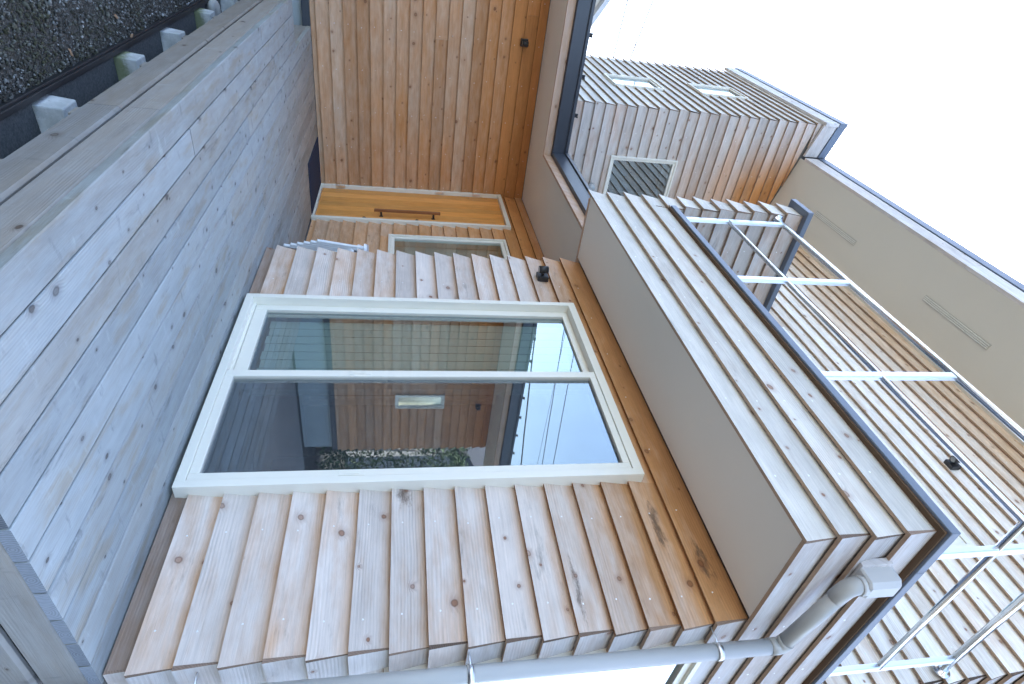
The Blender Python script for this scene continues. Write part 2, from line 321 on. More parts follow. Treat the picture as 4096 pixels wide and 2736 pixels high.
# ---- lapped cladding: profile in (outward y, z); a board is one object
T_OUT = .0375
def cb_back(z, ft): return .0185*(1-z/ft)
def cb_front(z, ft):
    u = min(1, max(0, z/ft)); return .0365 + (.0070-.0365)*u - .0016*math.sin(math.pi*u)
def clap_mesh(L, zb, zt, z0, pitch, e0='', e1=''):
    """tapered board occupying zb..zt of a course that starts at z0; local x length, y outward, z from z0.
    e0/e1: 'o' runs out flush with the boards round the corner, 'b' butts behind them"""
    ft = pitch + .022
    b, t = zb-z0, zt-z0
    if t >= pitch-.001: t = ft
    prof = [(cb_back(b, ft), b)] + [(cb_front(b+(t-b)*q, ft), b+(t-b)*q) for q in (0, .33, .66, 1)] + [(cb_back(t, ft), t)]
    ex = lambda e, z: (cb_front(z, ft)+.0012 if e == 'o' else cb_back(z, ft)-.0005) if e else 0.
    n = max(1, int(L/.45)); bm = bmesh.new(); rings = []
    for i in range(n+1):
        xx = L*i/n; j = (random.random()-.5)*.0022 if 0 < i < n else 0.; jo = (random.random()-.5)*.0016 if 0 < i < n else 0
        sh = lambda z: (-ex(e0, z) if i == 0 else 0) + (ex(e1, z) if i == n else 0)
        rings.append([bm.verts.new((xx+sh(z), y+(jo if 0 < q < 5 else 0), z+(j if q in (0, 1) else 0))) for q, (y, z) in enumerate(prof)])
    m = len(prof)
    for a, c in zip(rings, rings[1:]):
        for j in range(m):
            f = bm.faces.new((a[j], c[j], c[(j+1) % m], a[(j+1) % m])); f.material_index = 2 if j == 0 else 0
    for e in (rings[0], rings[-1]):
        f = bm.faces.new(e); f.material_index = 1
    bmesh.ops.recalc_face_normals(bm, faces=bm.faces)
    me = bpy.data.meshes.new('clapboard'); bm.to_mesh(me); bm.free(); return me

def clad(wall, mw, L, zfirst, pitch, zmin, zmax, mat, holes=(), ext0=('', ''), ext1=('', ''), nails=None, spans=None, joints=0., base=None):
    """courses of boards on a wall. mw: frame with x along, y outward, origin at z=0 on the backing plane.
    spans(z) -> (s0, s1) overrides 0..L; ext: how far the boards run past the ends on even/odd courses"""
    kk = int(math.floor((zmin-zfirst)/pitch)); z = zfirst + kk*pitch
    pts = []
    while z < zmax-.012:
        zb, zt = max(z, zmin), min(z+pitch, zmax)
        if zt-zb > .012:
            s0, s1 = spans(z+pitch/2) if spans else (0., L)
            par = kk % 2
            segs = [(s0, s1, zb, zt)]
            for (h0, h1, g0, g1) in holes:
                out = []
                for (a, b, c, d) in segs:
                    if h1 <= a or h0 >= b or g1 <= c+.004 or g0 >= d-.004: out.append((a, b, c, d)); continue
                    if h0 > a+.01: out.append((a, h0, c, d))
                    if h1 < b-.01: out.append((h1, b, c, d))
                    lo, hi = max(a, h0), min(b, h1)
                    if g0-c > .012: out.append((lo, hi, c, g0))
                    if d-g1 > .012: out.append((lo, hi, g1, d))
                segs = out
            fin = []
            for (a, b, c, d) in segs:
                if joints and b-a > joints*1.25:
                    j = a + (b-a)*(.3+.4*random.random()); fin += [(a, j-.0008, c, d), (j+.0008, b, c, d)]
                else: fin.append((a, b, c, d))
            for (a, b, c, d) in fin:
                me = clap_mesh(b-a, c, d, z, pitch, ext0[par] if a == s0 else '', ext1[par] if b == s1 else '')
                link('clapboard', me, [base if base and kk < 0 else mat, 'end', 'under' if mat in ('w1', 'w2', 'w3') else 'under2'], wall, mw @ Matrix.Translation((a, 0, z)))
                if nails and d-c > .08:
                    p = nails[0] + .0
                    while p < L:
                        if a+.03 < p < b-.03: pts.append((p+(random.random()-.5)*.03, z+.048+(random.random()-.5)*.006))
                        p += nails[1]
        z += pitch; kk += 1
    if pts:
        mb = MB(); rr = nails[2]
        for (x, zz) in pts:
            y = cb_front((zz-zfirst) % pitch, pitch+.022)
            c = [mb.bm.verts.new((x+rr*math.cos(t), y+.0006, zz+rr*math.sin(t))) for t in (j*math.pi/4 for j in range(8))]
            d = [mb.bm.verts.new((v.co.x, y-.004, v.co.z)) for v in c]
            mb.bm.faces.new(c)
            for j in range(8): mb.bm.faces.new((c[j], c[(j+1) % 8], d[(j+1) % 8], d[j]))
        mb.done('nail_heads', nails[3] if len(nails) > 3 else 'nail', wall, mw, kind='stuff')

def slab_wall(name, mw, L, z0, z1, th, mat, parent, holes=()):
    """backing wall 0..L with rectangular holes; y from -th to 0"""
    xs = sorted({0., L, *[h[0] for h in holes], *[h[1] for h in holes]}); zs = sorted({z0, z1, *[h[2] for h in holes], *[h[3] for h in holes]})
    mb = MB()
    for a, b in zip(xs, xs[1:]):
        col = [ (c, d) for c, d in zip(zs, zs[1:]) if not any(h[0] < (a+b)/2 < h[1] and h[2] < (c+d)/2 < h[3] for h in holes)]
        mer = []
        for c, d in col:
            if mer and abs(mer[-1][1]-c) < 1e-6: mer[-1] = (mer[-1][0], d)
            else: mer.append((c, d))
        for c, d in mer: mb.box(a, b, -th, 0, c, d)
    return mb.done(name, mat, parent, mw)

def ring(mb, x0, x1, z0, z1, wx, wz, y0, y1, bev=.002, mi=0, wb=None):
    """rectangular frame: stiles full height, rails between"""
    wb = wz if wb is None else wb
    mb.box(x0, x0+wx, y0, y1, z0, z1, bev, mi); mb.box(x1-wx, x1, y0, y1, z0, z1, bev, mi)
    mb.box(x0+wx, x1-wx, y0, y1, z1-wz, z1, bev, mi); mb.box(x0+wx, x1-wx, y0, y1, z0, z0+wb, bev, mi)
    return mb
def pane(parent, mw, x0, x1, z0, z1, y, mat='glass'):
    return MB().poly([(x0, y, z0), (x0, y, z1), (x1, y, z1), (x1, y, z0)]).done('pane', mat, parent, mw, keep=True)

# ------------------------------------------------------------------ ground
mb = MB(); mb.poly([(-300,-300,-.562),(300,-300,-.562),(300,300,-.562),(-300,300,-.562)]); mb.done('ground', 'soil', kind='structure')
mb = MB(); mb.poly([(.905,1.0,-.552),(2.6,1.0,-.552),(2.6,7.6,-.552),(.905,7.6,-.552)]); mb.done('concrete_bed', 'slab', kind='structure')

mb = MB(); mb.poly([(-14,-30,-.556),(-.6,-30,-.556),(-.6,7.4,-.556),(-14,7.4,-.556)]); mb.done('bounce_paving', 'bounce', kind='structure')  # unseen pale paving, added to bounce sunlight up onto the soffits
# ------------------------------------------------------------------ the house
house = empty('house', (3.17, 1.15, -.55), 'two storey timber clad house with balcony, porch and white framed windows', 'house')
XW1, XW2, YW4, YW3 = 2.3075, 3.172, 1.1475, 7.5575      # backing planes
W1M = T(XW1, YW4, 0, 90)          # x along +Y, y outward = -X
L1 = 4.215-YW4
WIN1 = (1.885, 3.482, .020, 2.230)
h1 = (WIN1[0]-YW4, WIN1[1]-YW4, WIN1[2], WIN1[3])
w1 = slab_wall('wall', W1M, L1, -.3, 2.46, .09, 'plaster', house, [(h1[0]+.02, h1[1]-.02, .05, h1[3]-.02)])
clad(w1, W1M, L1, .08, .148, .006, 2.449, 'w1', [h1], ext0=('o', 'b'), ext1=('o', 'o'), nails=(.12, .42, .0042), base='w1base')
w1['label'] = 'bleached timber wall around the sliding window'

# near gable side: below the balcony it starts at W1, beside it at the balcony front, above it at the upper wall
W4M = T(9.0, YW4, 0, 180)         # x along -X, y outward = -Y
L4 = 9.0-XW1
WIN4 = (2.43, 3.75, .95, 2.315)
h4 = (9-WIN4[1], 9-WIN4[0], WIN4[2], WIN4[3])
w4 = slab_wall('wall', W4M, L4-.09, -.3, 2.46, .1, 'plaster', house, [(h4[0]+.02, h4[1]-.02, h4[2]+.02, h4[3]-.02)])
def sp4(z): return (4.2, 9-(XW1 if z < 2.449 else (1.7375 if z < 3.05 else XW2)))
clad(w4, W4M, L4, .08, .148, .006, 3.046, 'w4', [h4], ext1=('b', 'o'), nails=(.30, .455, .0055), spans=sp4)
w4b = slab_wall('wall', W4M, 9-XW2-.1, 2.47, 6.3, .1, 'plaster', house)
clad(w4b, W4M, L4, 4.011-.1445*8, .1445, 3.05, 6.28, 'w4', ext1=('b', 'o'), spans=lambda z: (4.2, 9-XW2))

# porch wall with the front door, and the upper wall behind the balcony (one plane)
W2M = T(XW2, YW4, 0, 90); L2 = YW3-YW4
DOOR = (6.545, 7.535, .0, 2.335); WIN2 = (4.95, 6.205, .875, 2.215)
hd = (DOOR[0]-YW4, DOOR[1]-YW4, -.1, DOOR[3]); h2 = (WIN2[0]-YW4, WIN2[1]-YW4, WIN2[2], WIN2[3])
w2 = slab_wall('wall', T(XW2, 4.2, 0, 90), YW3-4.2, -.3, 2.7, .1, 'plaster', house, [(WIN2[0]-4.2+.02, WIN2[1]-4.2-.02, WIN2[2]+.02, WIN2[3]-.02), (DOOR[0]-4.2+.03, DOOR[1]-4.2-.03, -.05, DOOR[3]-.03)])
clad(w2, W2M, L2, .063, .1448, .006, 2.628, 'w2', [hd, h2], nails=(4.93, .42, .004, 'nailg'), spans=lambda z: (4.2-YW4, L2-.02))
W5 = (1.905, 4.535, 2.95, 4.917)
h5 = (W5[0]-YW4, W5[1]-YW4, W5[2], W5[3])
w5 = slab_wall('wall', W2M, L2, 2.72, 6.33, .1, 'plaster', house, [(h5[0]+.03, h5[1]-.03, h5[2]+.03, h5[3]-.03)])
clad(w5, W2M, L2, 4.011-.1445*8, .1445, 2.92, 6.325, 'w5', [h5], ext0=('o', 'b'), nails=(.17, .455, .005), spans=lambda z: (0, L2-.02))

# wall at the end of the deck (runs far out to the left), tower above it
X3L = -3.48
W3M = T(XW2, YW3, 0, 180); L3 = XW2-X3L
WIN3 = (-2.50, -2.20, .98, 1.80)
h3 = (XW2-WIN3[1], XW2-WIN3[0], WIN3[2], WIN3[3])
w3 = slab_wall('wall', W3M, L3, -.005, 2.70, .1, 'plaster', house, [(h3[0]+.02, h3[1]-.02, h3[2]+.02, h3[3]-.02)])
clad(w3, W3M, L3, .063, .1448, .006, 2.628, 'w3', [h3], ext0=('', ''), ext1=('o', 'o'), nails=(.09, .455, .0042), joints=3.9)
w3['label'] = 'honey coloured knotty cladding at the end of the deck'
XT = 1.8375
TBM = T(XW2, YW3, 0, 180); LB = XW2-XT
WINB = (2.462, 3.105, 3.748, 4.705)
hb = (XW2-WINB[1], XW2-WINB[0], WINB[2], WINB[3])
wb = slab_wall('wall', TBM, LB, 2.7, 6.68, .1, 'plaster', house, [(hb[0]+.02, hb[1]-.02, hb[2]+.02, hb[3]-.02)])
SL = .25
def soff(x): return 6.525 - SL*(x-2.28)      # underside of the sloping roof
# boards on the tower's near face follow the roof slope at the top
def clad_slope(wall, mw, L, zfirst, pitch, zmin, mat, holes, ext1, nails):
    zlow = soff(XW2)-.02
    clad(wall, mw, L, zfirst, pitch, zmin, zfirst+pitch*math.floor((zlow-zfirst)/pitch), mat, holes, ext0=('', ''), ext1=ext1, nails=nails)
    kk = int(math.floor((zlow-zfirst)/pitch)); z = zfirst+kk*pitch
    while z < soff(XT)-.02:
        zc = min(z+pitch, soff(XT)); xs = XW2-.012 if soff(XW2-.012) > z+.01 else 2.28+(6.525-z-.01)/SL
        s0 = XW2-xs
        me = clap_mesh(L-s0, z, zc, z, pitch, '', ext1[kk % 2])
        for v in me.vertices:
            wx = XW2-(s0+v.co.x)
            v.co.z = min(v.co.z, soff(wx)-z-.004) if soff(wx)-z-.004 > 0 else 0.0005
        link('clapboard', me, [mat, 'end', 'under2'], wall, mw @ Matrix.Translation((s0, 0, z)))
        z += pitch; kk += 1
clad_slope(wb, TBM, LB, 3.249, .1435, 2.86, 'tow', [hb], ('b', 'o'), (.11, .455, .005))
TAM = T(XT, YW3, 0, 90); LA = 10.58-YW3
WA1 = (8.555, 9.165, 3.95, 4.70); WA2 = (8.54, 9.125, 5.28, 6.02)
has = [(q[0]-YW3, q[1]-YW3, q[2], q[3]) for q in (WA1, WA2)]
wa = slab_wall('wall', TAM, LA, 2.7, 6.66, .1, 'plaster', house, [(h[0]+.02, h[1]-.02, h[2]+.02, h[3]-.02) for h in has])
clad(wa, TAM, LA, 3.249, .1435, 2.86, 6.645, 'bal', has, ext0=('o', 'b'), ext1=('o', 'o'), nails=(.2, .455, .0055))
# unseen outer shell: back and far walls keep the daylight out of the rooms
mb = MB(); mb.box(8.9, 9.0, 1.16, 10.5, -.5, 5.2); mb.done('wall', 'bwall', house)
mb = MB(); mb.box(1.95, 8.9, 10.46, 10.56, -.5, 6.4); mb.done('wall', 'bwall', house)
mb = MB(); mb.box(X3L, 1.93, 10.46, 10.56, -.5, 2.7); mb.box(X3L, X3L+.1, 7.66, 10.46, -.5, 2.7); mb.done('wall', 'bwall', house)
# foundation and the dark drip flashing under the end wall
mb = MB(); mb.box(X3L, 3.1, 7.60, 7.7, -.56, -.02); mb.done('foundation', 'found', house)
mb = MB(); mb.box(X3L-.02, 1.9, 7.545, 7.60, -.085, -.004); mb.done('drip_flashing', 'dark', house)

# --- sloping roof with its eaves
def roof_fascia():
    # soffit (underside)
    s = MB()
    for poly in ([(2.30, .35), (3.16, .35), (3.16, 7.545), (2.30, 7.545)],):
        s.prism([(p[0], p[1]) for p in poly], 0, .02)
    for v in s.bm.verts: v.co.z += soff(v.co.x)
    so = s.done('eave_soffit', 'sof2', house)
    # roof covering
    t = MB(); pts = [(1.79, 7.50), (1.79, 10.75), (9.3, 10.75), (9.3, 6.7), (5.45, 6.7), (5.45, 5.05), (9.3, 5.05), (9.3, .3), (2.27, .3), (2.27, 5.05), (3.4, 5.05), (3.4, 6.7), (2.27, 6.7), (2.27, 7.50)]
    def quad(x0, x1, y0, y1):
        q = MB(); t.prism([(x0, y0), (x1, y0), (x1, y1), (x0, y1)], 0, .05)
    quad(1.79, 9.3, 7.50, 10.75); quad(2.27, 3.4, .3, 7.50); quad(3.4, 9.3, .3, 5.05); quad(5.45, 9.3, 5.05, 7.50); quad(3.4, 5.45, 6.8, 7.50)
    for v in t.bm.verts: v.co.z += soff(v.co.x)+.29
    roof = t.done('roof', 'dark2', house)
    # timber fascia and dark metal edge, as boards: (x0,y0)-(x1,y1), outward side given
    def edge(x0, y0, x1, y1, nx, ny):
        for nm, b0, b1, th, mat in (('fascia_board', 0., .195, .024, 'ftrim'), ('roof_edge', .205, .325, .034, 'dark2'), ('roof_shadow_line', .195, .205, .012, 'black')):  # the black strip paints the shadow line between timber and metal
            L = math.hypot(x1-x0, y1-y0); n = 1
            cuts = [0, 1] if nm != 'fascia_board' or L < 3 else [0, .2, .42, .66, 1]
            for c0, c1 in zip(cuts, cuts[1:]):
                m_ = MB(); g = .001 if len(cuts) > 2 else 0
                ax, ay, bx, by = x0+(x1-x0)*c0, y0+(y1-y0)*c0, x0+(x1-x0)*c1, y0+(y1-y0)*c1
                ll = math.hypot(bx-ax, by-ay); th_ = math.atan2(by-ay, bx-ax)
                m_.box(g, ll-g, -.02, th, b0, b1, .0025 if nm == 'fascia_board' else .004)
                sg = 1 if (-math.sin(th_)*nx + math.cos(th_)*ny) > 0 else -1
                for v in m_.bm.verts:
                    wx = ax + (bx-ax)*v.co.x/ll
                    v.co.z += soff(wx)-soff(ax); v.co.y *= sg
                m_.done(nm, mat, roof, Matrix.Translation((ax, ay, soff(ax))) @ Matrix.Rotation(th_, 4, 'Z'))
    edge(2.285, 7.455, 2.285, .3, -1, 0)
    edge(1.80, 7.515, 2.255, 7.515, 0, -1)
    edge(1.80, 7.472, 1.80, 10.72, -1, 0)
    return so
soffit_eave = roof_fascia()
# vent grilles in the eave
for y0, y1 in ((5.777, 6.645), (3.695, 4.57), (1.6, 2.47)):
    z_ = lambda x: soff(x)
    f = MB(); f.box(0, y1-y0, -.034, .034, -.006, 0, .001)
    mw = Matrix.Translation((2.72, y0, soff(2.72))) @ Matrix.Rotation(R(90), 4, 'Z') @ Matrix.Rotation(math.atan(SL), 4, 'X')
    v = f.done('eave_vent', 'ventback', house, mw)
    for j in range(3):
        s_ = MB(); yy = -.024+.018*j; s_.box(.008, y1-y0-.008, yy, yy+.010, -.012, -.006, .001); s_.done('slat', 'cream', v, mw)

# --- balcony on top of the ground floor bay
BX0, BY0, BY1 = 1.7375, YW4, 4.30
bal = MB(); bal.box(BX0, 3.07, 1.148, 4.12, 2.78, 2.92); bal.box(BX0, 1.93, 1.148, 4.12, 2.47, 3.04); bal.box(1.93, 3.07, 1.148, 1.36, 2.92, 3.04); bal.box(BX0, 3.07, 4.14, 4.30, 2.47, 4.24)
bal = bal.done('balcony', 'plaster', house)
clad(bal, T(BX0, YW4, 0, 90), BY1-YW4, .08, .148, 2.449, 3.046, 'bal', ext0=('o', 'b'), ext1=('o', 'b'), nails=(.28, .455, .0055))
clad(bal, T(BX0, 4.138, 0, 90), BY1-4.138, 3.044, .1492, 3.044, 4.238, 'bal', ext0=('o', 'b'), ext1=('o', 'b'), nails=(.08, .5, .005))
clad(bal, T(3.13, 4.138, 0, 180), 3.13-BX0, 3.044, .1492, 2.95, 4.238, 'tow', ext1=('b', 'o'), nails=(.15, .455, .005))
MB().box(1.722, 2.262, 1.128, 4.245, 2.4525, 2.47).done('soffit', 'sof', bal)
MB().box(1.745, 2.32, 4.250, 4.275, 2.448, 2.62, .002).done('trim_board', 'trim', bal)
cp = MB(); cp.box(1.688, 1.95, 1.098, 4.095, 3.058, 3.101, .004); cp.box(1.95, 3.13, 1.098, 1.37, 3.058, 3.101, .004); cp.done('parapet_cap', 'dark2', bal)
MB().box(1.702, 1.735, 1.112, 4.13, 3.047, 3.060).box(1.735, 3.13, 1.112, 1.147, 3.047, 3.060).done('cap_shadow_strip', 'shadowgap', bal)  # dark strip painted for the shadow gap under the cap
MB().box(1.672, 3.13, 4.075, 4.36, 4.25, 4.298, .004).done('parapet_cap', 'dark2', bal)
# railing of polished tube
rail = MB(); rail.tube([(1.76, 4.09, 4.015), (1.76, 1.182, 4.015), (1.762, 1.18, 4.015), (3.12, 1.18, 4.015)], .021, 14)
rail = rail.done('railing', 'steel', house); rail['label'] = 'polished tube balcony railing'
MB().tube([(1.76, 4.01, 3.533), (1.76, 1.182, 3.533), (1.762, 1.18, 3.533), (3.0, 1.18, 3.533)], .0165, 12).done('middle_rail', 'steel', rail)
for (px, py, a) in ((1.76, 4.01, 90), (1.76, 3.11, 90), (1.76, 2.12, 90), (1.955, 1.18, 0), (3.0, 1.18, 0)):
    p = MB(); p.box(-.02, .02, -.014, .014, 3.09, 3.998, .003); p.box(-.026, -.0205, -.010, .010, 3.09, 3.998, .001); p.done('post', 'alu', rail, T(px, py, 0, a))
for mw in (Matrix.Translation((1.76, 4.098, 4.015)) @ Matrix.Rotation(R(90), 4, 'X'), Matrix.Translation((3.13, 1.18, 4.015)) @ Matrix.Rotation(R(-90), 4, 'Y')):
    MB().tube([(0, 0, 0), (0, 0, .008), (0, 0, .0081), (0, 0, .03)], [.045, .045, .028, .026], 20).done('flange', 'steel', rail, mw)

# --- porch canopy (L-shaped) with timber trim and dark steel edge
can = MB()
def lshape(o, z0, z1):   # o: outward offset of the visible edges
    return [(X3L-.5, 7.54), (X3L-.5, 6.70-o), (2.245-o, 6.70-o), (2.245-o, 4.277), (3.16, 4.277), (3.16, 7.54)]
can.prism(lshape(-.03, 0, 0), 2.635, 2.655)
can = can.done('canopy', 'sof', house); can['label'] = 'flat porch roof with white soffit'
def ledge(nm, mat, o, th, z0, z1, b=.003, par=None):
    MB().box(X3L-.5, 2.245-o+th, 6.70-o, 6.70-o+th, z0, z1, b).done(nm, mat, par or can)
    MB().box(2.245-o, 2.245-o+th, 4.278, 6.70-o-.0005, z0, z1, b).done(nm, mat, par or can)
ledge('trim_board', 'trim', 0., .03, 2.628, 2.716)
ledge('steel_edge', 'dark', .045, .06, 2.718, 2.862, .006)
ledge('steel_edge', 'dark', .062, .05, 2.864, 2.90, .004)
MB().prism([(X3L-.5, 7.50), (X3L-.5, 6.66), (2.22, 6.66), (2.22, 4.302), (3.12, 4.302), (3.12, 7.50)], 2.85, 2.888).done('canopy_deck', 'dark2', can)
for i in range(14):
    x = 1.766-.408*i
    if x > X3L: MB().box(x-.022, x+.022, 6.655, 6.70, 2.90, 2.908, .001).box(x-.022, x+.022, 6.655, 6.662, 2.908, 2.935, .001).box(x-.022, x-.008, 6.64, 6.655, 2.918, 2.935, .001).box(x+.008, x+.022, 6.64, 6.655, 2.918, 2.935, .001).done('snow_stop', 'black', can)

# --- big sliding window of the bay
def sliding(mw, x0, x1, z0, z1, out, wall, xm, name='sliding_window', mat='white', near_first=True, label=None, g1='glass', g2='glass2'):
    """outer frame proud by `out`; x0..x1; meeting stile centred at xm. The sash at small x is in front."""
    f = MB(); ring(f, x0, x1, z0, z1, .040, .050, -.08, out, .003, wb=.045)
    f.box(x0+.041, x1-.041, -.075, -.035, z0+.046, z0+.075, .002)
    f.box(x0+.040, x1-.040, out-.055, out-.045, z0+.045, z0+.062, .001)
    fo = f.done(name, mat, house, mw)
    if label: fo['label'] = label
    s1 = MB(); ring(s1, x0+.034, xm+.032, z0+.046, z1-.052, .052, .038, out-.045, out-.008, .003, wb=.045); so = s1.done('sash', mat, fo, mw)
    ga = MB(); ring(ga, x0+.084, xm-.018, z0+.089, z1-.088, .012, .034, out-.05, out-.040, .001, wb=.05); ga.done('gasket', 'gasket', fo, mw)
    pane(fo, mw, x0+.087, xm-.016, z0+.092, z1-.091, out-.034, g2)
    if g2 == 'glass2': pane(fo, mw, x0+.087, xm-.016, z0+.092, z1-.091, out-.022, 'screen').name = 'insect_screen'
    s2 = MB(); ring(s2, xm-.030, x1-.041, z0+.060, z1-.052, .056, .045, out-.10, out-.060, .003, wb=.075); s2.done('sash', mat, fo, mw)
    gb = MB(); ring(gb, xm+.024, x1-.095, z0+.133, z1-.095, .009, .012, out-.094, out-.085, .001); gb.done('gasket', 'gasket', fo, mw)
    pane(fo, mw, xm+.024, x1-.096, z0+.134, z1-.096, out-.080, g1)
    for xx, yy in ((x0+.060, out-.007), (xm+.006, out-.007), (x1-.070, out-.059)):
        MB().box(xx-.013, xx+.013, yy-.002, yy+.0015, z0+.70, z0+.82, .001).box(xx-.006, xx+.006, yy+.0016, yy+.004, z0+.725, z0+.795, .0015).done('finger_pull', mat, fo, mw)
    return fo
sw = sliding(W1M, h1[0], h1[1], h1[2], h1[3], .0875, w1, 2.677-YW4, label='large white framed sliding window onto the deck')
# --- porch window, side window, balcony window, tower windows
def casement(mw, h, out, name='window', mat='white', g='glass', back=True, label=None, wf=.045, cur='sofa', cy=-.35):
    f = MB(); ring(f, h[0], h[1], h[2], h[3], wf*.5, wf*.5, -.06, out, .003); ring(f, h[0]+wf*.5, h[1]-wf*.5, h[2]+wf*.5, h[3]-wf*.5, wf*.75, wf*.75, -.05, out-.018, .002)
    o = f.done(name, mat, house, mw)
    if label: o['label'] = label
    e = wf*1.25-.004
    pane(o, mw, h[0]+e, h[1]-e, h[2]+e, h[3]-e, out-.036, g)
    if back: MB().box(h[0]+.02, h[1]-.02, cy, cy+.02, h[2]+.02, h[3]-.02).done('curtain_or_dark_room', cur, o, mw)  # dark panel paints in the unlit room; the porch window has pale cloth
    return o
casement(W2M, h2, .062, label='white framed porch window beside the front door', wf=.055, cur='blind', cy=-.09)
casement(W4M, h4, .055, label='side window behind the downpipe', wf=.05)
casement(TBM, hb, .055, label='small tower window facing the balcony', wf=.045)
casement(TAM, has[0], .05, label='lower of the two tower windows reflecting the sky', wf=.04)
casement(TAM, has[1], .05, label='upper of the two tower windows reflecting the sky', wf=.04)
casement(W3M, h3, .05, back=False, label='narrow window out beyond the deck')
sliding(W2M, h5[0], h5[1], h5[2], h5[3], .06, w5, 3.2-YW4, label='wide white framed balcony window', g2='glass')
MB().box(h5[0], h5[1], -.5, -.48, 2.9, 5.0).done('curtain_or_dark_room', 'blind', house, W2M)

# --- front door
DM = W2M
fr = MB(); d0, d1 = DOOR[0]-YW4, DOOR[1]-YW4
fr.box(d0, d0+.045, -.08, .062, .0, 2.335, .003); fr.box(d1-.045, d1, -.08, .062, .0, 2.335, .003); fr.box(d0+.045, d1-.045, -.08, .062, 2.285, 2.335, .003); fr.box(d0+.045, d1-.045, -.08, .05, .0, .028, .002)
door = fr.done('entrance_door', 'white', house, DM); door['label'] = 'honey coloured timber front door in a white frame'
n = 7; wdt = (d1-d0-.098)/n
for i in range(n):
    a = d0+.049+i*wdt
    pb = MB(); pb.box(0, 2.25, -.0, .04, .0015, wdt-.0015, .0012)
    # plank stands upright: its grain axis (local x) points up
    mw = DM @ Matrix.Translation((a+wdt, 0, .032)) @ Matrix.Rotation(R(-90), 4, 'Y') @ Matrix.Identity(4)
    pb.done('plank', 'door', door, DM @ Matrix(((0, 0, 1, a), (0, 1, 0, -.02), (1, 0, 0, .032), (0, 0, 0, 1))))
hy = 6.735-YW4
hb_ = MB(); hb_.box(0, .78, -.016, .016, -.016, .016, .004)
hb_.done('handle_bar', 'handle', door, DM @ Matrix(((0, 0, 1, hy), (0, 1, 0, .098), (1, 0, 0, .70), (0, 0, 0, 1))))
for zz in (.78, 1.40):
    MB().box(hy-.011, hy+.011, .02, .084, zz-.011, zz+.011, .002).box(hy-.016, hy+.016, .0205, .026, zz-.022, zz+.022, .002).done('handle_bracket', 'black', door, DM)
for zz in (.585, 1.20):
    MB().tube([(0, 0, 0), (0, 0, .012), (0, 0, .0121), (0, 0, .022)], [.024, .024, .018, .016], 16).done('lock_cylinder', 'black', door, DM @ Matrix.Translation((6.645-YW4, .02, zz)) @ Matrix.Rotation(R(-90), 4, 'X'))
for zz in (.25, 1.51, 2.0):
    MB().box(d1-.048, d1-.030, .02, .067, zz-.055, zz+.055, .003).done('hinge', 'alu', door, DM)

# --- rainwater hopper and downpipe
PX, PY, PR = 2.350, 1.046, .0325
pipe = MB(); pipe.tube([(PX, PY, -.5), (PX, PY, 2.555)], PR, 24)
pipe = pipe.done('downpipe', 'pvc', house); pipe['label'] = 'grey plastic downpipe at the near corner'
MB().tube([(PX, PY, 2.535), (PX, PY, 2.572), (PX-.006, PY, 2.588), (PX-.024, PY, 2.597), (PX-.04, PY, 2.6015)], PR+.0022, 24).done('elbow', 'pvc', pipe)
MB().tube([(PX-.03, PY, 2.599), (1.985, 1.055, 2.694)], PR, 24).done('branch_pipe', 'pvc', pipe)
MB().tube([(2.012, 1.055, 2.687), (1.972, 1.055, 2.699), (1.950, 1.055, 2.708), (1.937, 1.055, 2.722), (1.932, 1.055, 2.742), (1.932, 1.055, 2.752)], PR+.0025, 24).done('elbow', 'pvc', pipe)
MB().tube([(1.932, 1.055, 2.744), (1.932, 1.055, 2.772)], PR+.006, 24).done('collar', 'pvcl', pipe)
hp = MB(); cx, cy = 1.932, 1.062
prof = [(-.048, .046), (.048, .046), (.048, -.026), (.030, -.044), (-.030, -.044), (-.048, -.026)]
hp.prism([(cx+p[0]*.86, cy+p[1]*.86) for p in prof], 2.764, 2.772, top=[(cx+p[0], cy+p[1]) for p in prof])
hp.prism([(cx+p[0], cy+p[1]) for p in prof], 2.772, 2.895)
hp.prism([(cx+p[0], cy+p[1]) for p in prof], 2.895, 2.912, top=[(cx+p[0]*.86, cy+p[1]*.86+.006) for p in prof])
bmesh.ops.remove_doubles(hp.bm, verts=hp.bm.verts, dist=.0005)
hp.done('rain_hopper', 'pvcl', pipe)
MB().box(1.868, 1.995, 1.098, 1.128, 2.765, 2.905, .002).done('mounting_board', 'w4', pipe)
for zz in (.3, 1.272, 2.30):
    b_ = MB(); b_.tube([(PX, PY, zz-.012), (PX, PY, zz+.012)], PR+.0035, 24); b_.tube([(PX-.02, PY, zz), (PX-.03, YW4, zz+.0)], .004, 8); b_.box(PX+.030, PX+.048, PY-.008, PY+.008, zz-.012, zz+.012, .002)
    b_.done('pipe_clip', 'alu', pipe)
# round vent hood on the tower wall
MB().tube([(0, 0, 0), (0, 0, .03), (0, 0, .06), (0, 0, .078)], [.062, .06, .05, .02], 24).done('vent_hood', 'pvc', house, Matrix.Translation((2.92, 7.525, 3.56)) @ Matrix.Rotation(R(90), 4, 'X'))

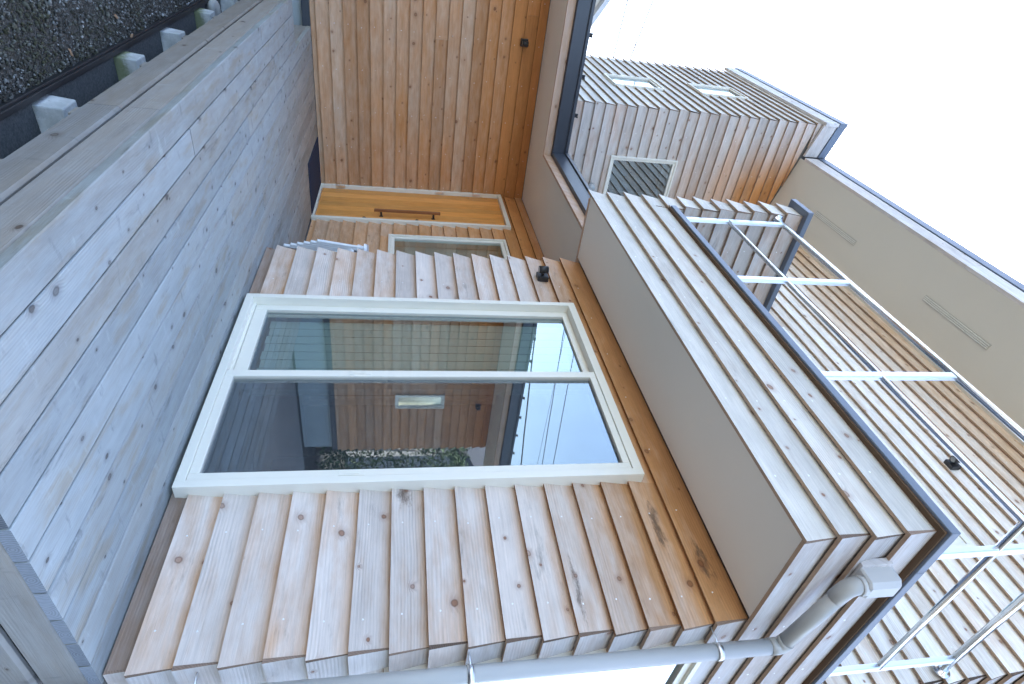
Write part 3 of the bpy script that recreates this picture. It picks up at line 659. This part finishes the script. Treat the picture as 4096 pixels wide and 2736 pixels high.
# --- rooms behind the glass
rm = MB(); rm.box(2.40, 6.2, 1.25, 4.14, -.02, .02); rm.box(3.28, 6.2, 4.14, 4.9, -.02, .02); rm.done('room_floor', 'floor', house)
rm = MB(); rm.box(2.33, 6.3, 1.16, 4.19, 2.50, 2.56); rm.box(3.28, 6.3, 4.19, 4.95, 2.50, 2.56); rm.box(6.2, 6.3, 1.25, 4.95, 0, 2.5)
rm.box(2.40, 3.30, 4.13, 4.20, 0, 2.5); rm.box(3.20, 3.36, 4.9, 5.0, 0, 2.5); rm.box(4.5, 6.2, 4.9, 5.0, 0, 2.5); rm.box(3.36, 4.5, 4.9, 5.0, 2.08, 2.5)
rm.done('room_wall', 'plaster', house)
GM = T(3.36, 4.9, 0, 0)
gd = MB(); ring(gd, 0, 1.14, .02, 2.08, .07, .07, -.02, .05, .003); gd = gd.done('garden_door', 'white', house, GM); pane(gd, GM, .06, 1.08, .08, 2.02, .015)
cw = MB(); cw.box(5.42, 5.5, 5.0, 6.8, -.5, 5.6); cw.box(3.28, 5.42, 6.72, 6.8, -.5, 5.9); cw.box(3.28, 5.42, 4.9, 5.0, 2.6, 5.9); cw.done('courtyard_wall', 'bwall', house)

# ------------------------------------------------------------------ timber deck
deck = empty('timber_deck', (.89, 1.112, -.55), 'weathered grey timber deck running along the house wall', 'deck')
def plank(name, x0, y0, length, width, thick, z_top, mat, along='Y', vertical=False, bev=.004, parent=None):
    """board with its grain along local x; horizontal boards lie flat, vertical ones stand on edge"""
    b = bmesh.new()
    w, t = (width, thick)
    n_ = max(1, int(length/.6))
    def pr(xx, dz):
        c = bev
        if vertical: q = [(0, c), (0, w-c), (-c, w), (-t+c, w), (-t, w-c), (-t, 0+c), (-t+c, 0), (-c, 0)]; return [(xx, y, z+dz) for y, z in q]
        q = [(0, -t), (0, -c), (c*.4, -c*.4), (c, 0), (w-c, 0), (w-c*.4, -c*.4), (w, -c), (w, -t)]; return [(xx, y, z+dz) for y, z in q]
    rings = []
    for i in range(n_+1):
        dz = (random.random()-.5)*.0016 if 0 < i < n_ else 0
        rings.append([b.verts.new(p) for p in pr(length*i/n_, dz)])
    m = 8
    for a, c in zip(rings, rings[1:]):
        for j in range(m): b.faces.new((a[j], c[j], c[(j+1) % m], a[(j+1) % m]))
    for e in (rings[0], rings[-1]): f = b.faces.new(e); f.material_index = 1
    bmesh.ops.recalc_face_normals(b, faces=b.faces)
    me = bpy.data.meshes.new(name); b.to_mesh(me); b.free()
    return me
edges = [.889, 1.032, 1.174, 1.315, 1.459, 1.604, 1.757, 1.904, 2.046, 2.192]
DY0 = 1.112
jt = {0: 4.9, 1: 3.05, 2: 5.3, 3: 4.2, 4: 5.6, 5: 3.5, 6: 5.1, 7: 4.35, 8: 5.75, 9: 3.9}
for i, x in enumerate(edges):
    x1 = edges[i+1] if i < 9 else 2.336
    yend = 6.40 if i < 3 else 7.545
    for ya, yb in ((DY0, jt[i]-.0012), (jt[i]+.0012, yend)):
        me = plank('deck_board', 0, 0, yb-ya, x1-x-.0055-random.random()*.0015, .038, 0, None)
        # local y must run to +X: frame with x->+Y, y->+X is mirrored, so run the board backwards
        tilt = (random.random()-.5)*.0022
        link('deck_board', me, ['deck', 'dend'], deck, Matrix(((0, 1, 0, x), (-1, 0, 0, yb), (0, 0, 1, tilt*.5), (0, 0, 0, 1))))
for i in range(4):     # boards in front of the door, right up to the porch wall
    x = 2.338+.1455*i
    me = plank('deck_board', 0, 0, 7.545-4.22, .1415, .038, 0, None)
    link('deck_board', me, ['deck', 'dend'], deck, Matrix(((0, 1, 0, x), (-1, 0, 0, 7.545), (0, 0, 1, 0), (0, 0, 0, 1))))
me = plank('deck_board', 0, 0, 7.545-4.22, 3.12-2.921, .038, 0, None); link('deck_board', me, ['deck', 'dend'], deck, Matrix(((0, 1, 0, 2.921), (-1, 0, 0, 7.545), (0, 0, 1, 0), (0, 0, 0, 1))))
# skirting of two boards below the deck edge: front, near end and notch
for z0, hgt in ((-.181, .1415), (-.339, .1420)):
    for ya, yb in ((DY0+.003, 2.849), (2.851, 6.398)):
        link('skirting_board', plank('skirting_board', 0, 0, yb-ya, hgt, .034, 0, None, vertical=True, bev=.011), ['fas', 'dend'], deck, Matrix(((0, -1, 0, .890), (1, 0, 0, ya), (0, 0, 1, z0), (0, 0, 0, 1))))
    link('skirting_board', plank('skirting_board', 0, 0, 2.33-.925, hgt, .034, 0, None, vertical=True, bev=.011), ['fas', 'dend'], deck, T(2.33, DY0+.003, z0, 180))
    link('skirting_board', plank('skirting_board', 0, 0, 7.54-6.403, hgt, .034, 0, None, vertical=True, bev=.011), ['fas', 'dend'], deck, Matrix(((0, -1, 0, 1.319), (1, 0, 0, 6.403), (0, 0, 1, z0), (0, 0, 0, 1))))
# frame under the boards (closes the gaps between them) and the groove behind the skirting
MB().box(.93, 2.30, 1.16, 6.36, -.14, -.045).box(1.36, 3.10, 6.36, 7.52, -.14, -.045).box(.926, .95, 1.16, 6.36, -.33, -.14).box(.95, 2.3, 1.150, 1.17, -.33, -.14).done('joist_frame', 'black', deck)
for y in (1.45, 2.29, 2.94, 3.83, 4.62, 5.42, 6.2):
    MB().box(.955, 1.045, y-.03, y+.06, -.445, -.15, .003).done('deck_post', 'fas', deck)

# ------------------------------------------------------------------ concrete pier blocks under the deck edge
for i, y in enumerate((2.872, 3.77, 4.55, 5.345, 6.14)):
    mb = MB(); wx, wy, zt = .165, .150, .112
    lo = [(0, 0), (wx, 0), (wx, wy), (0, wy)]; hi = [(.012, .006), (wx-.012, .006), (wx-.012, wy-.008), (.012, wy-.008)]
    mb.prism(lo, -.01, zt, top=hi)
    bmesh.ops.bevel(mb.bm, geom=list(mb.bm.edges), offset=.007, segments=2, affect='EDGES', profile=.5)
    mb.done('pier_block', 'pier' if i in (1, 3) else 'pierc', None, T(.912+random.random()*.008, y, -.552, random.uniform(-2, 2)),
            label=['clean pale concrete pier block under the deck edge, nearest and largest', 'mossy green concrete pier block, second nearest under the deck edge',
                   'clean concrete pier block, middle one of the five under the deck edge', 'mossy concrete pier block next to the rounded stone under the deck edge',
                   'farthest concrete pier block, just beyond the rounded stone under the deck edge'][i], cat='pier block', group='pier blocks carrying the deck')
# loose stone, edging strip, gravel
mb = MB(); bmesh.ops.create_icosphere(mb.bm, subdivisions=3, radius=.075)
for v in mb.bm.verts:
    n_ = Vector(v.co); v.co.x *= 1.25; v.co.z *= .7; v.co += n_*(.12*math.sin(n_.x*40+n_.y*30)+.1*math.sin(n_.z*50))
for f in mb.bm.faces: f.smooth = True
mb.done('garden_stone', 'conc', None, T(.965, 5.74, -.52, 30), label='rounded grey stone between two pier blocks under the deck edge', cat='stone')
mb = MB(); mb.box(.878, .905, .9, 7.55, -.57, -.528, .003); mb.box(.866, .878, .9, 7.55, -.57, -.538, .003)
mb.done('edging_strip', 'rubber', label='black plastic edging strip between gravel and pier blocks', cat='edging')
bm = bmesh.new(); tl = bm.verts.layers.float.new('tone')
base = []
t_ = bmesh.new(); bmesh.ops.create_icosphere(t_, subdivisions=1, radius=1.); bv = [v.co.copy() for v in t_.verts]; bf = [[v.index for v in f.verts] for f in t_.faces]; t_.free()
rg = random.Random(3)
for i in range(15000):
    y = rg.uniform(1.9, 7.4); x = .868-abs(rg.gauss(0, .001))-rg.random()*(.42+.05*max(0, y-2))
    r_ = .0026+.0062*rg.random()**2.4
    if rg.random() < .03: r_ *= 1.7
    rot = Matrix.Rotation(rg.random()*6.28, 3, (rg.random()-.5, rg.random()-.5, rg.random()+.01)); sx, sy, sz = rg.uniform(.8, 1.5), rg.uniform(.7, 1.2), rg.uniform(.45, .8)
    tn = rg.random()**2.2 if rg.random() > .07 else rg.uniform(1.2, 2.0)
    vs_ = []
    for c in bv:
        p = rot @ Vector((c.x*sx*r_, c.y*sy*r_, c.z*sz*r_)); v = bm.verts.new((x+p.x, y+p.y, -.558+r_*.35+p.z)); v[tl] = tn; vs_.append(v)
    for f in bf: bm.faces.new([vs_[q] for q in f])
me = bpy.data.meshes.new('gravel'); bm.to_mesh(me); bm.free(); link('gravel', me, 'gravel', label='dark mossy gravel beside the deck', cat='gravel', kind='stuff')
# a few fallen leaves and a tuft of moss
for i, (x, y, a) in enumerate(((.80, 3.30, 20), (.86, 4.05, 100), (.74, 3.9, 60))):
    mb = MB(); q = [(-.02, 0, 0), (-.008, .009, .004), (.012, .007, .003), (.022, 0, .008), (.012, -.008, .002), (-.008, -.009, .005)]
    mb.poly(q); s_ = mb.done('fallen_leaf', plain('dry_leaf%d' % i, (.22, .14, .08), .8), None, T(x, y, -.543, a),
        label=['dry brown leaf on the gravel, nearest the camera', 'dry brown leaf lying beside the edging strip', 'small dry leaf on the gravel away from the edging'][i], cat='leaf', group='fallen leaves')
    md = s_.modifiers.new('thickness', 'SOLIDIFY'); md.thickness = .0012

# ------------------------------------------------------------------ door mat
mb = MB(); mb.box(2.512, 3.098, 6.592, 7.498, .001, .014, .003)
mb.done('door_mat', 'mat', label='dark blue grey door mat in front of the front door', cat='door mat')

# ------------------------------------------------------------------ stacked white chairs beyond the wall corner
def chair_parts():
    s = MB(); n_ = 5; pts = []
    w, d, r_ = .40, .42, .06
    for cx_, cy_, a0 in ((d-r_, w/2-r_, 0), (r_, w/2-r_, 90), (r_, -w/2+r_, 180), (d-r_, -w/2+r_, 270)):
        for j in range(n_): t = R(a0+90*j/(n_-1)); pts.append((cx_+r_*math.cos(t), cy_+r_*math.sin(t)))
    s.prism(pts, .405, .43, top=[(.01+p[0]*.955, p[1]*.955) for p in pts])
    legs = []
    for fx, sy in ((0, 1), (0, -1), (1, 1), (1, -1)):
        l = MB(); tx, ty = (.045 if fx == 0 else .37), sy*.165; bx_, by_ = (-.005 if fx == 0 else .44), sy*.20
        l.tube([(bx_, by_, .012), (bx_+(tx-bx_)*.03, by_, .02), (bx_+(tx-bx_)*.85, by_+(ty-by_)*.85, .36), (tx, ty, .41)], [.018, .0155, .015, .024], 12); legs.append(l)
    b = MB(); b.prism([(.385, -.19), (.405, -.19), (.405, .19), (.385, .19)], .43, .80, top=[(.47, -.17), (.485, -.17), (.485, .17), (.47, .17)])
    return s, legs, b
prot = None
words = ['lowest', 'second from the bottom', 'third from the bottom', 'fourth from the bottom', 'fifth from the bottom', 'topmost']
for i in range(6):
    mw = T(2.585-.011*i+.2*.47, 4.83+.001*i+.2*.88, .0015+.0555*i, -28)
    lab = 'white plastic stacking chair, %s of the stack behind the wall corner' % words[i]
    t = link('stacking_chair', None, None, None, mw, lab, 'chair', 'stacked white chairs'); t.empty_display_size = .1
    if prot is None:
        s, legs, b = chair_parts()
        prot = [s.done('seat', 'resin', t, mw)] + [l.done('leg', 'resin', t, mw) for l in legs] + [b.done('backrest', 'resin', t, mw)]
    else:
        for p in prot:
            c = p.copy(); COL.objects.link(c); c.parent = t; c.matrix_basis = Matrix.Identity(4)

# ------------------------------------------------------------------ small black wall spotlights
def spot(mw, lab):
    e = link('wall_spotlight', None, None, None, mw, lab, 'wall lamp', 'black wall spotlights'); e.empty_display_size = .05
    MB().box(-.042, .042, 0, .042, -.042, .042, .003).done('base', 'black', e, mw)
    MB().tube([(0, .04, 0), (0, .062, 0)], .012, 12).done('arm', 'black', e, mw)
    h_ = MB().tube([(0, .085, -.036), (0, .085, .036)], .0285, 24).done('lamp_head', 'black', e, mw)
    MB().tube([(0, .085, -.0375), (0, .085, -.0362)], .022, 20).done('lens', 'lens', h_, mw)
spot(T(2.285, 3.91, 2.085, 90), 'small black spotlight on the pale wall above the window end')
spot(T(1.23, 7.53, 2.388, 180), 'small black spotlight high on the honey coloured end wall')
spot(T(3.145, 2.655, 5.37, 90), 'small black spotlight on the upper wall behind the railing')
spot(T(-2.45, 7.53, 2.388, 180), 'small black spotlight mirrored in the near sash of the sliding window')

# ------------------------------------------------------------------ inside: vertical blind, dark sofa
vb = empty('vertical_blind', (2.40, 3.03, .08), 'pale vertical blind hanging behind the far sash of the sliding window', 'blind')
for i in range(9):
    y = 2.70+.081*i
    MB().box(-.036, .036, -.0008, .0008, .17+.008*(i % 2), 2.16).done('slat', 'blind', vb, T(2.375, y, 0, 93))
MB().box(2.36, 2.40, 2.62, 3.44, 2.17, 2.20, .002).done('head_rail', 'white', vb)
sf = empty('sofa', (3.4, 2.3, .02), 'dark sofa inside the room behind the near sash', 'sofa')
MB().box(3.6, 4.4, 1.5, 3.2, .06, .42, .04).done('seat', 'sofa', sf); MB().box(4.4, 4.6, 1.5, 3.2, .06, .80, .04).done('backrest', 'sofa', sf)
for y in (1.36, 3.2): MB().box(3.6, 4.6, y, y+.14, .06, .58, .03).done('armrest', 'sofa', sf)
# courtyard bush seen through the room
bm = bmesh.new(); rg = random.Random(9)
for i in range(2600):
    u, v_, w_ = rg.gauss(0, .36), rg.gauss(0, .25), rg.random()
    p = Vector((4.25+max(-.75, min(.9, u*1.3)), 6.0+max(-.7, min(.6, v_)), -.1+2.3*w_)); q = Matrix.Rotation(rg.random()*6.28, 3, (rg.random()-.5, rg.random()-.5, rg.random()-.5+.01))
    s_ = rg.uniform(.03, .06)
    bm.faces.new([bm.verts.new(p+q @ Vector(c)*s_) for c in ((-1, 0, 0), (0, .45, .1), (1, 0, 0), (0, -.45, .1))])
me = bpy.data.meshes.new('foliage'); bm.to_mesh(me); bm.free()
bush = empty('courtyard_shrub', (4.2, 6.0, -.55), 'green shrub seen through the house in the far sash', 'shrub'); link('foliage', me, 'leaf', bush)
for a in range(4): MB().tube([(4.2, 6.0, -.55), (4.2+.12*math.cos(a*1.7), 6.0+.1*math.sin(a*1.7), .6), (4.2+.4*math.cos(a*1.7), 6.0+.2*math.sin(a*1.7), 1.7)], [.02, .015, .006], 8).done('stem', 'fas', bush)

# big evergreen beyond the end wall; the near sash mirrors it
bm = bmesh.new(); rg = random.Random(21)
for i in range(5200):
    t_, ph, rr_ = rg.random(), rg.random()*6.283, rg.random()**.4
    w_ = (.55+.55*math.sin(math.pi*min(1, t_*1.05)))*(1+.18*math.sin(3*ph+7*t_))
    p = Vector((-4.75+w_*rr_*math.cos(ph), 8.7+w_*rr_*math.sin(ph), -.45+2.9*t_+rg.gauss(0, .05)))
    q = Matrix.Rotation(rg.random()*6.28, 3, (rg.random()-.5, rg.random()-.5, rg.random()-.5+.01)); s_ = rg.uniform(.03, .065)
    bm.faces.new([bm.verts.new(p+q @ Vector(c)*s_) for c in ((-1, 0, 0), (0, .45, .12), (1, 0, 0), (0, -.45, .12))])
me = bpy.data.meshes.new('crown'); bm.to_mesh(me); bm.free()
tre = empty('evergreen_shrub', (-4.75, 8.7, -.56), 'dark evergreen shrub mirrored low in the near sash', 'shrub'); link('crown', me, 'leaf', tre)
MB().tube([(-4.75, 8.7, -.6), (-4.72, 8.72, .5), (-4.78, 8.66, 1.6)], [.06, .045, .015], 10).done('trunk', 'fas', tre)
# ------------------------------------------------------------------ beyond: overhead wires, neighbouring houses
def wire(pts, r_, lab):
    out = []
    for (a, b) in zip(pts, pts[1:]):
        for j in range(8): out.append(tuple(a[q]+(b[q]-a[q])*j/8 for q in range(3)))
    out.append(pts[-1]); MB().tube(out, r_, 6).done('overhead_wire', 'wire', label=lab, cat='wire', group='overhead wires')
wire([(16, 20, 7.75), (3.4, 20, 7.68), (1.8, 20, 7.75), (-9.8, 20, 8.03), (-17.9, 20, 8.42), (-40, 20, 9.9)], .019, 'straight overhead wire, lowest of those crossing the white sky')
wire([(16, 20, 8.1), (3.4, 20, 8.25), (1.7, 20, 8.56), (-11, 20, 8.72), (-17.9, 20, 9.0), (-40, 20, 10.6)], .018, 'steeper overhead wire above the lowest one')
wire([(3.4, 20.02, 8.25), (3.0, 20.02, 8.31), (1.7, 20.02, 8.29), (-9, 20.02, 8.1), (-20, 20.02, 8.2)], .009, 'thin wire branching off the steeper overhead wire')
wire([(-2, 20, 6.7), (-8.96, 20, 6.76), (-12.5, 20, 6.96), (-17.85, 20, 7.3), (-40, 20, 8.6)], .035, 'thick cable bundle mirrored in the sliding window')

def gable_house(loc, deg, w, d, hw, hr, wm, rm_, lab, over=.5):
    mw = T(*loc, deg); e = link('neighbouring_house', None, None, None, mw, lab, 'house', 'neighbouring houses')
    m_ = MB(); 
    m_.poly([(-w/2, 0, 0), (w/2, 0, 0), (w/2, 0, hw), (0, 0, hr), (-w/2, 0, hw)]); m_.poly([(-w/2, d, 0), (w/2, d, 0), (w/2, d, hw), (0, d, hr), (-w/2, d, hw)])
    m_.poly([(-w/2, 0, 0), (-w/2, d, 0), (-w/2, d, hw), (-w/2, 0, hw)]); m_.poly([(w/2, 0, 0), (w/2, d, 0), (w/2, d, hw), (w/2, 0, hw)])
    m_.done('wall', wm, e, mw)
    sl = (hr-hw)/(w/2)
    for s_ in (-1, 1):
        r_ = MB(); xe = s_*(w/2+over)
        A = [(0, -over, hr+.01), (xe, -over, hw-sl*over+.01), (xe, d+over, hw-sl*over+.01), (0, d+over, hr+.01)]
        r_.poly(A); r_.poly([(p[0], p[1], p[2]+.18) for p in A])
        for i in range(4): a, b = A[i], A[(i+1) % 4]; r_.poly([a, b, (b[0], b[1], b[2]+.18), (a[0], a[1], a[2]+.18)])
        r_.done('roof', rm_, e, mw)
    for wx in (-w*.25, w*.2):
        for wz in (1.2, 3.9):
            if wz+1.2 < hw+.3:
                f_ = MB(); ring(f_, wx-.8, wx+.8, wz, wz+1.2, .06, .06, -.05, .0, .003); f_.done('window', 'white', e, mw); fo = bpy.data.objects[e.children[-1].name]
                MB().box(wx-.74, wx+.74, -.03, -.02, wz+.06, wz+1.14).done('pane', 'sofa', fo, mw)
    return e
gable_house((.9, 22., -.55), 0, 5.2, 8, 7.24, 8.72, 'nwall', 'nroof', 'white rendered neighbouring house peeping over the porch roof', over=.35)
gable_house((-13.2, 13.5, -.55), 0, 6.0, 7, 3.9, 5.3, 'bwall', 'broof', 'grey neighbouring house mirrored in the sliding window', over=.5)
